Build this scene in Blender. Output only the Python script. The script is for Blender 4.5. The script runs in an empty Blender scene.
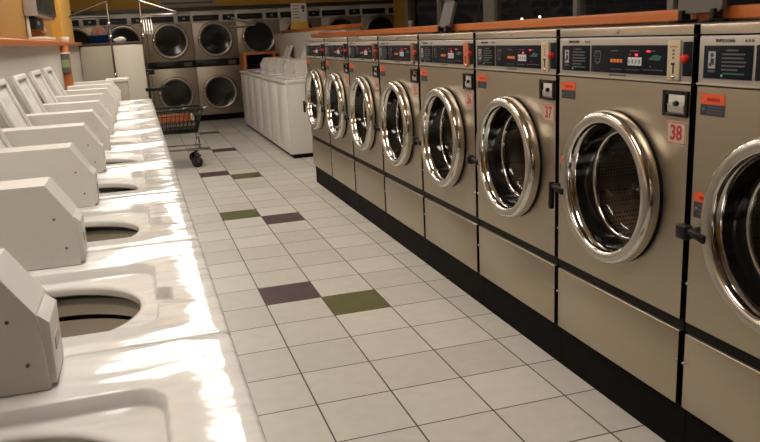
import bpy, bmesh, math, random
from mathutils import Vector, Matrix
PI = math.pi
random.seed(7)
SC = bpy.context.scene
COL = SC.collection

# ------------------------------------------------------------------ camera, world, exposure
def setup_camera():
    f, yaw, pitch, roll = 758.9, 0.2946, 0.2422, -0.0498
    cy, sy, cp, sp = math.cos(yaw), math.sin(yaw), math.cos(pitch), math.sin(pitch)
    fw = Vector((sy*cp, cy*cp, -sp)); r = Vector((cy, -sy, 0)); u = r.cross(fw)
    cr, sr = math.cos(roll), math.sin(roll)
    r2 = r*cr + u*sr; u2 = -r*sr + u*cr
    M = Matrix((r2, u2, -fw)).transposed().to_4x4()
    M.translation = Vector((-0.5185, -3.899, 1.3972))
    cd = bpy.data.cameras.new('camera'); cd.sensor_width = 36; cd.lens = f/760*36
    cd.clip_start = 0.02; cd.clip_end = 200
    co = bpy.data.objects.new('camera', cd); COL.objects.link(co); co.matrix_world = M
    SC.camera = co
setup_camera()
SC.view_settings.view_transform = 'Standard'
SC.view_settings.look = 'None'
SC.view_settings.gamma = 1
SC.view_settings.use_curve_mapping = False
SC.view_settings.exposure = 0.06
W = bpy.data.worlds.new('night'); SC.world = W; W.use_nodes = True
bgn = W.node_tree.nodes['Background']
bgn.inputs[0].default_value = (0.10, 0.085, 0.07, 1); bgn.inputs[1].default_value = 0.10
TUBE = (1.0, 0.935, 0.85)
# (x, y, z, length along y, width, power): the fluorescent fittings on the ceiling
FIXTURES = [(-0.50, -2.4, 2.86, 1.25, 0.62, 14), (-0.50, 0.1, 2.86, 1.25, 0.62, 14), (-0.50, 2.3, 2.86, 1.25, 0.62, 14),
            (-0.50, 4.5, 2.86, 1.25, 0.62, 14), (-0.50, 7.0, 2.86, 1.25, 0.62, 8),
            (2.9, -1.5, 2.86, 1.25, 0.62, 2.5), (2.9, 2.5, 2.86, 1.25, 0.62, 2.5), (2.9, 6.5, 2.86, 1.25, 0.62, 2.5)]

# ------------------------------------------------------------------ materials
def node_mat(name):
    m = bpy.data.materials.new(name); m.use_nodes = True
    nt = m.node_tree
    return m, nt, nt.nodes['Principled BSDF']
def N(nt, t, **kw):
    n = nt.nodes.new(t)
    for k, v in kw.items(): setattr(n, k, v)
    return n
def lk(nt, a, b): nt.links.new(a, b)
def math_n(nt, op, a, b=None):
    n = N(nt, 'ShaderNodeMath', operation=op)
    for i, v in enumerate((a, b)):
        if v is None: continue
        if isinstance(v, (int, float)): n.inputs[i].default_value = v
        else: lk(nt, v, n.inputs[i])
    return n.outputs[0]
def mix_n(nt, fac, a, b):
    n = N(nt, 'ShaderNodeMix', data_type='RGBA')
    for sock, v in ((n.inputs[0], fac), (n.inputs[6], a), (n.inputs[7], b)):
        if isinstance(v, (int, float)): sock.default_value = v
        elif isinstance(v, tuple): sock.default_value = (*v, 1) if len(v) == 3 else v
        else: lk(nt, v, sock)
    return n.outputs[2]
def mat(name, col, rough=0.5, metal=0.0, var=0.06, scale=8.0, bump=0.0, bscale=60.0, stretch=(1,1,1), coat=0.0, emit=None, es=0.0, rvar=0.0, spec=0.5):
    """a surface with slight procedural variation of tone (and gloss / relief)"""
    m, nt, b = node_mat(name)
    tc = N(nt, 'ShaderNodeTexCoord'); mp = N(nt, 'ShaderNodeMapping'); mp.inputs['Scale'].default_value = stretch
    lk(nt, tc.outputs['Object'], mp.inputs[0])
    nz = N(nt, 'ShaderNodeTexNoise'); nz.inputs['Scale'].default_value = scale; nz.inputs['Detail'].default_value = 4
    lk(nt, mp.outputs[0], nz.inputs['Vector'])
    lo = tuple(c*(1-var) for c in col); hi = tuple(min(1, c*(1+var)) for c in col)
    lk(nt, mix_n(nt, nz.outputs['Fac'], lo, hi), b.inputs['Base Color'])
    b.inputs['Roughness'].default_value = rough; b.inputs['Metallic'].default_value = metal; b.inputs['Specular IOR Level'].default_value = spec
    if rvar:
        r = N(nt, 'ShaderNodeMapRange'); r.inputs[3].default_value = rough-rvar; r.inputs[4].default_value = rough+rvar
        lk(nt, nz.outputs['Fac'], r.inputs[0]); lk(nt, r.outputs[0], b.inputs['Roughness'])
    if coat: b.inputs['Coat Weight'].default_value = coat
    if bump:
        n2 = N(nt, 'ShaderNodeTexNoise'); n2.inputs['Scale'].default_value = bscale; n2.inputs['Detail'].default_value = 2
        lk(nt, mp.outputs[0], n2.inputs['Vector'])
        bp = N(nt, 'ShaderNodeBump'); bp.inputs['Strength'].default_value = bump; bp.inputs['Distance'].default_value = 0.02
        lk(nt, n2.outputs['Fac'], bp.inputs['Height']); lk(nt, bp.outputs[0], b.inputs['Normal'])
    if emit:
        b.inputs['Emission Color'].default_value = (*emit, 1); b.inputs['Emission Strength'].default_value = es
    return m
def glass_mat(name, tint, rough=0.02, clear=0.85):
    m = bpy.data.materials.new(name); m.use_nodes = True; nt = m.node_tree; nt.nodes.clear()
    o = N(nt, 'ShaderNodeOutputMaterial'); t = N(nt, 'ShaderNodeBsdfTransparent'); g = N(nt, 'ShaderNodeBsdfGlossy')
    t.inputs[0].default_value = (*(c*clear for c in tint), 1); g.inputs['Roughness'].default_value = rough; g.inputs[0].default_value = (.8, .8, .8, 1)
    lw = N(nt, 'ShaderNodeLayerWeight'); lw.inputs[0].default_value = 0.5
    fac = math_n(nt, 'ADD', math_n(nt, 'MULTIPLY', math_n(nt, 'POWER', lw.outputs['Facing'], 4.0), 0.7 if name == 'door_glass' else 0.25), 0.035 if name == 'door_glass' else 0.015)
    mx = N(nt, 'ShaderNodeMixShader'); lk(nt, fac, mx.inputs[0]); lk(nt, t.outputs[0], mx.inputs[1]); lk(nt, g.outputs[0], mx.inputs[2])
    lk(nt, mx.outputs[0], o.inputs[0])
    return m
def floor_mat():
    m, nt, b = node_mat('floor_tiles')
    T = 0.305
    tc = N(nt, 'ShaderNodeTexCoord'); sx = N(nt, 'ShaderNodeSeparateXYZ'); lk(nt, tc.outputs['Object'], sx.inputs[0])
    u = math_n(nt, 'DIVIDE', sx.outputs[0], T); v = math_n(nt, 'DIVIDE', sx.outputs[1], T)
    i = math_n(nt, 'FLOOR', u); j = math_n(nt, 'FLOOR', v)
    fu = math_n(nt, 'SUBTRACT', u, i); fv = math_n(nt, 'SUBTRACT', v, j)
    du = math_n(nt, 'MINIMUM', fu, math_n(nt, 'SUBTRACT', 1.0, fu)); dv = math_n(nt, 'MINIMUM', fv, math_n(nt, 'SUBTRACT', 1.0, fv))
    grout = math_n(nt, 'LESS_THAN', math_n(nt, 'MINIMUM', du, dv), 0.0105)
    cb = N(nt, 'ShaderNodeCombineXYZ'); lk(nt, i, cb.inputs[0]); lk(nt, j, cb.inputs[1])
    wn = N(nt, 'ShaderNodeTexWhiteNoise', noise_dimensions='3D'); lk(nt, cb.outputs[0], wn.inputs[0])
    nz = N(nt, 'ShaderNodeTexNoise'); nz.inputs['Scale'].default_value = 14; nz.inputs['Detail'].default_value = 6
    lk(nt, tc.outputs['Object'], nz.inputs['Vector'])
    f = math_n(nt, 'ADD', math_n(nt, 'MULTIPLY', wn.outputs[0], 0.40), math_n(nt, 'MULTIPLY', nz.outputs['Fac'], 0.60))
    base = mix_n(nt, f, (0.46, 0.43, 0.375), (0.68, 0.65, 0.585))
    def eq(a, k): return math_n(nt, 'COMPARE', a, k)
    # pairs of coloured tiles every seventh row, swapping colours each time
    k1 = math_n(nt, 'DIVIDE', j, 7.0); k2 = math_n(nt, 'DIVIDE', math_n(nt, 'ADD', j, 1.0), 7.0)
    def isint(k): return math_n(nt, 'LESS_THAN', math_n(nt, 'ABSOLUTE', math_n(nt, 'SUBTRACT', k, math_n(nt, 'ROUND', k))), 0.05)
    def odd(k): return math_n(nt, 'GREATER_THAN', math_n(nt, 'FLOORED_MODULO', math_n(nt, 'ROUND', k), 2.0), 0.5)
    def is_i(n):
        return math_n(nt, 'LESS_THAN', math_n(nt, 'ABSOLUTE', math_n(nt, 'SUBTRACT', i, float(n))), 0.5)
    a = math_n(nt, 'MULTIPLY', is_i(0), isint(k1)); c = math_n(nt, 'MULTIPLY', is_i(1), isint(k2))
    purple, green = (0.085, 0.045, 0.055), (0.105, 0.105, 0.035)
    ca = mix_n(nt, odd(k1), purple, green); cc = mix_n(nt, odd(k2), green, purple)
    col = mix_n(nt, a, base, ca); col = mix_n(nt, c, col, cc)
    col = mix_n(nt, grout, col, (0.035, 0.028, 0.020))
    lk(nt, col, b.inputs['Base Color'])
    rr = N(nt, 'ShaderNodeMapRange'); rr.inputs[3].default_value = 0.30; rr.inputs[4].default_value = 0.52
    lk(nt, nz.outputs['Fac'], rr.inputs[0]); lk(nt, rr.outputs[0], b.inputs['Roughness'])
    bp = N(nt, 'ShaderNodeBump'); bp.inputs['Strength'].default_value = 0.35; bp.inputs['Distance'].default_value = 0.003
    lk(nt, math_n(nt, 'SUBTRACT', 1.0, grout), bp.inputs['Height']); lk(nt, bp.outputs[0], b.inputs['Normal'])
    return m
def drum_mat():
    """steel with rows of small drain holes"""
    m, nt, b = node_mat('drum_steel')
    tc = N(nt, 'ShaderNodeTexCoord'); mp = N(nt, 'ShaderNodeMapping'); mp.inputs['Scale'].default_value = (75, 75, 75)
    lk(nt, tc.outputs['Object'], mp.inputs[0])
    vo = N(nt, 'ShaderNodeTexVoronoi'); vo.inputs['Randomness'].default_value = 0.0; vo.inputs['Scale'].default_value = 1
    lk(nt, mp.outputs[0], vo.inputs['Vector'])
    h = math_n(nt, 'LESS_THAN', vo.outputs['Distance'], 0.33)
    lk(nt, mix_n(nt, h, (0.17, 0.14, 0.105), (0.012, 0.010, 0.008)), b.inputs['Base Color'])
    b.inputs['Metallic'].default_value = 0.3; b.inputs['Roughness'].default_value = 0.45
    return m
STEEL = mat('brushed_steel', (0.47, 0.405, 0.312), 0.37, 0.92, 0.05, 3.0, 0.02, 40, (1, 1, 14), rvar=0.05)
STEEL2 = mat('satin_steel_trim', (0.62, 0.56, 0.48), 0.36, 0.9, 0.05, 5)
BEZEL = mat('silver_grey_bezel', (0.42, 0.39, 0.35), 0.45, 0.5, 0.05, 12)
CHROME = mat('chrome', (0.64, 0.615, 0.57), 0.09, 1.0, 0.03, 20)
DCHROME = mat('black_glossy_rubber', (0.008, 0.007, 0.006), 0.10, 0.0, 0.1, 30)
BLACK = mat('black_plastic', (0.010, 0.009, 0.008), 0.35, 0, 0.2, 30, spec=0.25)
RUBBER = mat('black_rubber', (0.007, 0.006, 0.006), 0.5, 0, 0.2, 30, spec=0.12)
KICK = mat('black_plinth_paint', (0.007, 0.0055, 0.005), 0.55, 0, 0.3, 10, 0.05, 30, spec=0.04)
DISPLAY = mat('dark_display_plastic', (0.013, 0.015, 0.021), 0.3, 0, 0.2, 20, spec=0.06)
DRUM = drum_mat()
RINGF = mat('brushed_ring_face', (0.50, 0.465, 0.41), 0.36, 0.9, 0.05, 30)
GLASS = glass_mat('door_glass', (0.95, 0.90, 0.84), 0.03, 0.92)
DKGLASS = mat('smoked_dryer_glass', (0.018, 0.018, 0.018), 0.12, 0, 0.2, 3)
WGLASS = glass_mat('window_glass', (0.8, 0.82, 0.85), 0.01, 0.95)
RED = mat('red_plastic', (0.62, 0.02, 0.02), 0.35)
REDINK = mat('red_ink', (0.42, 0.015, 0.015), 0.5)
CREAM = mat('cream_sticker', (0.46, 0.39, 0.31), 0.55)
BEIGE = mat('beige_coin_meter_paint', (0.50, 0.43, 0.29), 0.45)
ORMETER = mat('orange_coin_meter_paint', (0.50, 0.13, 0.045), 0.45)
ORLABEL = mat('orange_warning_ink', (0.70, 0.095, 0.025), 0.5)
BLUELABEL = mat('dark_blue_label_ink', (0.025, 0.032, 0.045), 0.5)
INK = mat('white_ink', (0.36, 0.36, 0.36), 0.5)
GREYINK = mat('grey_ink', (0.085, 0.085, 0.092), 0.5)
TEAL = mat('teal_ink', (0.02, 0.10, 0.085), 0.4)
LEDRED = mat('red_led', (0.8, 0.03, 0.05), 0.4, emit=(1, 0.04, 0.10), es=1.1)
LEDOR = mat('amber_led_digits', (0.5, 0.12, 0.02), 0.4, emit=(1, 0.22, 0.04), es=0.25)
LEDW = mat('white_key_caps', (0.5, 0.5, 0.48), 0.4, emit=(1, 0.95, 0.9), es=0.10)
ENAMEL = mat('white_enamel', (0.73, 0.715, 0.68), 0.15, 0, 0.02, 5, 0.55, 5.0, (1, 2.4, 1), coat=0.25)
WPAINT = mat('white_painted_steel', (0.74, 0.71, 0.66), 0.38, 0, 0.03, 6, 0.03, 8)
CASEP = mat('off_white_case_paint', (0.68, 0.65, 0.60), 0.42, 0, 0.03, 6, 0.05, 90)
TUBW = mat('tub_plastic', (0.85, 0.80, 0.72), 0.35, 0, 0.05, 10)
TUBD = mat('tub_steel', (0.82, 0.76, 0.67), 0.45, 0.1, 0.08, 10)
ORANGE = mat('orange_laminate', (0.50, 0.140, 0.026), 0.38, 0, 0.10, 7, stretch=(1, 6, 1))
YELLOW = mat('mustard_wall_paint', (0.54, 0.30, 0.045), 0.75, 0, 0.05, 2, 0.1, 120)
YELLOW_DIM = mat('dimmed_mustard_wall_paint', (0.33, 0.165, 0.024), 0.75, 0, 0.06, 2, 0.1, 120)  # same mustard paint, darkened: dimmer light on the left wall put into colour
YELLOW2 = mat('bright_yellow_paint', (0.60, 0.34, 0.05), 0.7, 0, 0.05, 2, 0.1, 120)
PARTW = mat('cream_partition_paint', (0.56, 0.51, 0.44), 0.6, 0, 0.05, 3)
CABW = mat('white_cabinet_laminate', (0.64, 0.58, 0.49), 0.45, 0, 0.04, 4)
CABB = mat('beige_cabinet_laminate', (0.36, 0.31, 0.235), 0.5, 0, 0.06, 4)
DKWOOD = mat('dark_counter_laminate', (0.035, 0.026, 0.020), 0.35, 0, 0.2, 8)
CEIL = mat('ceiling_tile_paint', (0.60, 0.55, 0.47), 0.9, 0, 0.05, 10)
DRYST = mat('dryer_brown_steel', (0.40, 0.33, 0.255), 0.42, 0.75, 0.06, 4, stretch=(8, 1, 1))
DRYRING = mat('dryer_door_steel', (0.46, 0.40, 0.325), 0.33, 0.85, 0.06, 6)
DRYTRIM = mat('pale_trim', (0.62, 0.58, 0.51), 0.45, 0.2)
GREYP = mat('grey_panel_plastic', (0.10, 0.09, 0.08), 0.5, 0, 0.1, 10)
GREYM = mat('grey_painted_metal', (0.36, 0.32, 0.28), 0.5, 0.2, 0.06, 5)
DKGREEN = mat('dark_green_glossy_panel', (0.020, 0.026, 0.018), 0.25, 0, 0.2, 5)
FRAME = mat('window_frame_aluminium', (0.42, 0.38, 0.32), 0.45, 0.3)
WIRE = mat('dark_green_coated_wire', (0.016, 0.022, 0.016), 0.4, 0.2)
CARTST = mat('cart_chrome_tube', (0.50, 0.46, 0.41), 0.22, 1.0)
BROWNT = mat('bronzed_tube', (0.085, 0.060, 0.045), 0.3, 0.7)
BLUE = mat('blue_plastic', (0.010, 0.045, 0.20), 0.4)
CLOTHW = mat('white_cotton', (0.78, 0.74, 0.68), 0.9, 0, 0.05, 20, 0.4, 40)
CLOTHB = mat('brown_cotton', (0.20, 0.085, 0.055), 0.9, 0, 0.35, 14, 0.4, 40)
WPLAST = mat('white_plastic', (0.78, 0.74, 0.68), 0.35)
GREENP = mat('pale_green_print', (0.22, 0.26, 0.10), 0.5)
PAPER = mat('sign_paper', (0.55, 0.52, 0.47), 0.6)
ASPHALT = mat('asphalt', (0.02, 0.02, 0.02), 0.9)
PURPLE = mat('purple_print', (0.07, 0.03, 0.09), 0.5)

# ------------------------------------------------------------------ mesh helpers
class MB:
    """collects shapes into one mesh with several materials"""
    def __init__(s): s.bm = bmesh.new(); s.mats = []
    def mi(s, m):
        if m not in s.mats: s.mats.append(m)
        return s.mats.index(m)
    def add(s, verts, faces, m, smooth=False):
        k = s.mi(m); vs = [s.bm.verts.new(v) for v in verts]
        for f in faces:
            try:
                fc = s.bm.faces.new([vs[i] for i in f]); fc.material_index = k; fc.smooth = smooth
            except ValueError: pass
        return vs
    def box(s, a, b, m, bev=0.0, seg=2):
        x0, y0, z0 = (min(p, q) for p, q in zip(a, b)); x1, y1, z1 = (max(p, q) for p, q in zip(a, b))
        t = bmesh.new()
        v = [t.verts.new(p) for p in ((x0,y0,z0),(x1,y0,z0),(x1,y1,z0),(x0,y1,z0),(x0,y0,z1),(x1,y0,z1),(x1,y1,z1),(x0,y1,z1))]
        for f in ((3,2,1,0),(4,5,6,7),(0,1,5,4),(1,2,6,5),(2,3,7,6),(3,0,4,7)): t.faces.new([v[i] for i in f])
        if bev: bmesh.ops.bevel(t, geom=list(t.edges), offset=bev, segments=seg, affect='EDGES', profile=0.5)
        s.merge(t, m, bool(bev) and seg > 1)
    def merge(s, t, m, smooth=False, M=None):
        t.verts.index_update(); t.verts.ensure_lookup_table()
        vs = [(M @ v.co if M else v.co)[:] for v in t.verts]
        s.add(vs, [[v.index for v in f.verts] for f in t.faces], m, smooth); t.free()
    def prism(s, prof, axis, a, b, m, bev=0.0):
        """closed profile (list of 2-D points) pushed along an axis from a to b"""
        def P(p, h):
            if axis == 1: return (p[0], h, p[1])
            if axis == 0: return (h, p[0], p[1])
            return (p[0], p[1], h)
        t = bmesh.new(); n = len(prof)
        lo = [t.verts.new(P(p, a)) for p in prof]; hi = [t.verts.new(P(p, b)) for p in prof]
        t.faces.new(lo); t.faces.new(hi[::-1])
        for i in range(n): t.faces.new((lo[i], hi[i], hi[(i+1) % n], lo[(i+1) % n]))
        bmesh.ops.recalc_face_normals(t, faces=t.faces)
        if bev: bmesh.ops.bevel(t, geom=list(t.edges), offset=bev, segments=2, affect='EDGES', profile=0.5)
        s.merge(t, m, bool(bev))
    def lathe(s, prof, c, axis, m, n=64, sy=1.0, closed=False):
        """profile of (radius, height along axis) turned about axis through c"""
        t = bmesh.new(); rings = []
        for (r, h) in prof:
            ring = []
            if r < 1e-6:
                p = [c[0], c[1], c[2]]; p[axis] += h; ring = [t.verts.new(p)]
            else:
                for k in range(n):
                    a = 2*PI*k/n; p = [c[0], c[1], c[2]]; p[axis] += h
                    o = [q for q in (0, 1, 2) if q != axis]
                    p[o[0]] += r*math.cos(a)*sy; p[o[1]] += r*math.sin(a); ring.append(t.verts.new(p))
            rings.append(ring)
        pairs = list(zip(rings, rings[1:])) + ([(rings[-1], rings[0])] if closed else [])
        for A, B in pairs:
            if len(A) == 1 and len(B) == 1: continue
            for k in range(n):
                k2 = (k+1) % n
                if len(A) == 1: t.faces.new((A[0], B[k], B[k2]))
                elif len(B) == 1: t.faces.new((A[k], A[k2], B[0]))
                else: t.faces.new((A[k], A[k2], B[k2], B[k]))
        bmesh.ops.recalc_face_normals(t, faces=t.faces)
        s.merge(t, m, True)
    def tube(s, pts, r, m, n=8, closed=False):
        pts = [Vector(p) for p in pts]; L = len(pts); t = bmesh.new(); rings = []
        up = Vector((0, 0, 1))
        for i, p in enumerate(pts):
            if closed: d = pts[(i+1) % L]-pts[i-1]
            else: d = pts[min(i+1, L-1)]-pts[max(i-1, 0)]
            d.normalize()
            a = d.cross(up)
            if a.length < 0.05: a = d.cross(Vector((1, 0, 0)))
            a.normalize(); b = d.cross(a)
            rings.append([t.verts.new(p + a*r*math.cos(2*PI*k/n) + b*r*math.sin(2*PI*k/n)) for k in range(n)])
        for i in range(L if closed else L-1):
            A, B = rings[i], rings[(i+1) % L]
            for k in range(n): t.faces.new((A[k], A[(k+1) % n], B[(k+1) % n], B[k]))
        if not closed: t.faces.new(rings[0]); t.faces.new(rings[-1][::-1])
        bmesh.ops.recalc_face_normals(t, faces=t.faces)
        s.merge(t, m, True)
    def text(s, txt, size, m, M, ext=0.0006, bold=0.0, sx=1.0):
        cu = bpy.data.curves.new('t', 'FONT'); cu.body = txt; cu.size = size; cu.extrude = ext
        cu.align_x = 'CENTER'; cu.align_y = 'CENTER'; cu.offset = bold; cu.resolution_u = 3
        o = bpy.data.objects.new('t', cu); me = bpy.data.meshes.new_from_object(o)
        k = s.mi(m); n0 = len(s.bm.verts); f0 = len(s.bm.faces)
        me.transform(M @ Matrix.Diagonal((sx, 1, 1, 1)))
        s.bm.from_mesh(me); s.bm.faces.ensure_lookup_table()
        for f in s.bm.faces[f0:]: f.material_index = k
        bpy.data.objects.remove(o); bpy.data.curves.remove(cu); bpy.data.meshes.remove(me)
    def mesh(s, name):
        me = bpy.data.meshes.new(name); s.bm.normal_update(); s.bm.to_mesh(me); s.bm.free()
        for m in s.mats: me.materials.append(m)
        return me
    def build(s, name, parent=None, loc=None):
        o = bpy.data.objects.new(name, s.mesh(name)); COL.objects.link(o)
        if parent: o.parent = parent
        if loc: o.location = loc
        return o
def link(name, me, parent):
    o = bpy.data.objects.new(name, me); COL.objects.link(o); o.parent = parent
    return o
def tag(o, label, cat, group=None, kind=None):
    if label: o['label'] = label
    if cat: o['category'] = cat
    if group: o['group'] = group
    if kind: o['kind'] = kind
    return o
def thing(name, label, cat, loc=(0, 0, 0), rz=0.0, group=None):
    o = bpy.data.objects.new(name, None); COL.objects.link(o); o.empty_display_size = 0.1
    o.location = loc; o.rotation_euler = (0, 0, rz)
    return tag(o, label, cat, group)
def copy_tree(o, parent=None):
    c = o.copy(); COL.objects.link(c); c.parent = parent
    for ch in list(o.children): copy_tree(ch, c)
    return c
def structure(name, mb, label=None, parent=None):
    o = mb.build(name, parent)
    if not parent: o['kind'] = 'structure'
    if label: o['label'] = label; o['category'] = 'room'
    return o
def slab(name, a, b, m, label=None, bev=0.0):
    mb = MB(); mb.box(a, b, m, bev); return structure(name, mb, label)

# ------------------------------------------------------------------ the room
ZC = 2.95
slab('floor', (-3.2, -7.2, -0.10), (4.5, 11.3, 0), floor_mat(), 'beige ceramic floor tiles with scattered purple and olive tiles')
slab('ceiling', (-3.2, -7.2, ZC), (4.5, 11.3, ZC+0.08), CEIL, 'pale ceiling carrying the fluorescent lights')
slab('wall_left', (-1.5, -7.2, 0), (-1.30, 6.3, ZC), YELLOW_DIM, 'mustard yellow wall above the orange ledge at left')
slab('wall_near', (-1.5, -7.4, 0), (4.3, -7.2, ZC), YELLOW, 'mustard yellow wall behind the camera')
slab('wall_far', (-3.2, 11.2, 0), (4.5, 11.35, ZC), YELLOW, 'yellow wall behind the dryers')
slab('wall_left_far', (-3.35, 6.1, 0), (-3.2, 11.3, ZC), YELLOW, 'yellow wall of the dryer alcove')
slab('wall_left_return', (-3.2, 6.1, 0), (-1.5, 6.3, ZC), YELLOW, 'yellow wall turning into the dryer alcove')
# soffit over the dryers
mb = MB(); mb.box((-3.2, 10.30, 2.00), (4.36, 11.2, ZC), YELLOW); mb.box((-3.2, 10.28, 1.945), (4.36, 11.2, 2.0), DKWOOD)
structure('wall_soffit', mb, 'mustard yellow soffit above the dryer bank')
# pillar at left (bright yellow) and pillar by the window
slab('trim_1', (-1.30, 4.75, 0), (-1.20, 6.30, ZC), YELLOW2, 'bright yellow pillar at the far end of the left wall')
slab('trim_2', (4.08, 8.95, 0), (4.2, 9.75, ZC), YELLOW2, 'yellow pillar beside the dark window')
slab('trim_8', (4.2, 9.62, 0), (4.5, 9.75, ZC), DKWOOD, 'dark wall return behind the yellow pillar')
slab('trim_3', (4.36, 9.75, 0), (4.5, 11.3, ZC), YELLOW, 'yellow wall end beside the dryers')
# low partition on the left, behind the top loaders
mb = MB(); mb.box((-1.30, -6.5, 0), (-1.14, 5.95, 1.425), PARTW)
structure('wall_partition_left', mb, 'cream low partition behind the left row of washers')
slab('trim_4', (-1.30, -6.5, 1.425), (-1.10, 5.95, 1.462), ORANGE, 'orange laminate ledge along the left partition', 0.006)
# bulkhead behind the front loaders + the orange ledge on it
slab('wall_partition_right', (1.78, -6.0, 0), (2.16, 6.2, 1.386), PARTW, 'cream low partition behind the steel washers')
slab('trim_5', (1.72, -6.0, 1.386), (1.98, 6.2, 1.436), ORANGE, 'orange laminate ledge above the steel washers', 0.006)
slab('wall_partition_far', (1.82, 6.2, 0), (2.16, 9.60, 1.47), PARTW, 'cream partition behind the far white washers')
slab('trim_6', (1.96, 5.35, 1.47), (2.20, 9.65, 1.525), ORANGE, 'orange laminate ledge above the far white washers', 0.006)
slab('trim_7', (1.98, 5.37, 1.386), (2.16, 6.2, 1.47), PARTW, 'cream riser under the far orange ledge')
# glazed wall on the right: frames and panes, night outside
XW = 4.0
mb = MB(); mb.box((XW, -7.2, 0), (XW+0.15, 8.95, 0.45), PARTW); mb.box((XW, -7.2, 2.6), (XW+0.15, 8.95, ZC), YELLOW)
structure('wall_right', mb, 'wall above and below the dark windows')
edges = [-7.2, -4.2, -1.0, 1.95, 3.5, 5.62, 7.42, 8.95]
for i in range(len(edges)-1):
    a, b = edges[i], edges[i+1]
    wdt = 0.16 if abs(b-5.62) < .01 or abs(a-5.62) < .01 else 0.05
    mb = MB()
    wa = 0.17 if abs(a-5.62) < .01 else 0.04; wb = 0.17 if abs(b-5.62) < .01 else 0.04
    mb.box((XW+.02, a, 0.45), (XW+.12, a+wa, 2.6), FRAME); mb.box((XW+.02, b-wb, 0.45), (XW+.12, b, 2.6), FRAME)
    mb.box((XW+.02, a+wa, 0.45), (XW+.12, b-wb, 0.52), FRAME); mb.box((XW+.02, a+wa, 2.53), (XW+.12, b-wb, 2.6), FRAME)
    fr = mb.build('window_%d' % (i+1)); fr['kind'] = 'structure'; fr['label'] = 'dark night window with aluminium frame'; fr['category'] = 'window'
    mb = MB(); mb.box((XW+.06, a+wa, 0.52), (XW+.066, b-wb, 2.53), WGLASS); mb.build('window_pane', fr)
slab('ground_outside', (4.5, -25, -0.25), (40, 45, -0.15), ASPHALT, 'dark car park asphalt outside the windows')

# ------------------------------------------------------------------ ceiling fittings (the room's light)
def fitting(x, y, z, ln, wd, power, label):
    t = thing('ceiling_light', label, 'light', (x, y, ZC), 0, 'fluorescent ceiling fittings')
    mb = MB(); mb.box((-wd/2-.03, -ln/2-.03, z-ZC), (wd/2+.03, ln/2+.03, 0), WPLAST, 0.008); mb.build('light_housing', t)
    e = mat('tube_light', (0.8, 0.8, 0.8), 0.5, emit=TUBE, es=power)
    mb = MB()
    mb.box((-wd/2, -ln/2, z-ZC-.012), (wd/2, ln/2, z-ZC), e, 0.005)
    mb.build('diffuser', t)
for k, a in enumerate(FIXTURES):
    fitting(*a, 'wide fluorescent fitting on the ceiling')

# ------------------------------------------------------------------ front-load washers (right)
WX, WY0, WW = 1.03, -2.0276, 0.7698
def ring_plate(y0, y1, z0, z1, cy, cz, r, n=64):
    """points of a plate's outline matched to a circular hole"""
    out, inn = [], []
    angs = [2*PI*k/n for k in range(n)]
    for (yy, zz) in ((y0, z0), (y1, z0), (y1, z1), (y0, z1)):
        a = math.atan2(zz-cz, yy-cy) % (2*PI)
        k = min(range(n), key=lambda q: abs((angs[q]-a+PI) % (2*PI)-PI)); angs[k] = a
    for a in angs:
        c, s = math.cos(a), math.sin(a); t = 1e9
        if c > 1e-9: t = min(t, (y1-cy)/c)
        if c < -1e-9: t = min(t, (y0-cy)/c)
        if s > 1e-9: t = min(t, (z1-cz)/s)
        if s < -1e-9: t = min(t, (z0-cz)/s)
        out.append((cy+c*t, cz+s*t)); inn.append((cy+c*r, cz+s*r))
    return out, inn
def face_M(y, z, x):
    """places lettering on the washer front: reads left to right for someone looking along +x (left is +y)"""
    return Matrix(((0, 0, -1, x), (-1, 0, 0, y), (0, 1, 0, z), (0, 0, 0, 1)))
cache = {}
def cached(key, fn):
    if key not in cache: cache[key] = fn()
    return cache[key]
HW = WW/2
def Y(u): return u-HW                       # u is measured from the washer's near edge
DCY, DCZ = Y(0.385), 0.835
def washer_mesh_cabinet():
    mb = MB()
    mb.box((0.725, -HW, 0.0), (0.745, HW, 1.374), KICK)
    for q in (-1, 1): mb.box((0.021, q*HW, 0.0), (0.725, q*(HW-.012), 1.374), KICK)
    mb.box((0.021, -HW+.012, 1.36), (0.725, HW-.012, 1.374), KICK); mb.box((0.021, -HW+.012, 0.0), (0.725, HW-.012, 0.02), KICK)
    out, inn = ring_plate(-HW+.012, HW-.012, 0.02, 1.36, DCY, DCZ, 0.246); n = len(out)
    vs = [(0.022, a, b) for a, b in out]+[(0.022, a, b) for a, b in inn]
    mb.add(vs, [(k, (k+1) % n, n+(k+1) % n, n+k) for k in range(n)], KICK)
    mb.box((0.03, -HW+.001, 1.372), (0.744, HW-.001, 1.3745), STEEL2)
    return mb.mesh('cabinet')
def darken_seam(mb):
    """seam shade put into colour: plate sides blackened where two washers meet"""
    k = mb.mi(RUBBER); mb.bm.normal_update()
    for f in mb.bm.faces:
        if abs(f.normal.y) > 0.6 and abs(f.calc_center_median().y) > HW-.03: f.material_index = k
    return mb
def washer_mesh_front():
    mb = MB(); y0, y1, z0, z1, r = -HW+.014, HW-.014, 0.472, 1.203, 0.243
    out, inn = ring_plate(y0, y1, z0, z1, DCY, DCZ, r); n = len(out)
    vs = [(0, a, b) for a, b in out]+[(0, a, b) for a, b in inn]+[(0.021, a, b) for a, b in out]+[(0.05, a, b) for a, b in inn]
    f = []
    for k in range(n):
        q = (k+1) % n
        f += [(k, q, n+q, n+k), (2*n+k, 2*n+q, q, k), (n+k, n+q, 3*n+q, 3*n+k)]
    mb.add(vs, f, STEEL); bmesh.ops.recalc_face_normals(mb.bm, faces=mb.bm.faces)
    return darken_seam(mb).mesh('front_panel')
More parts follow.
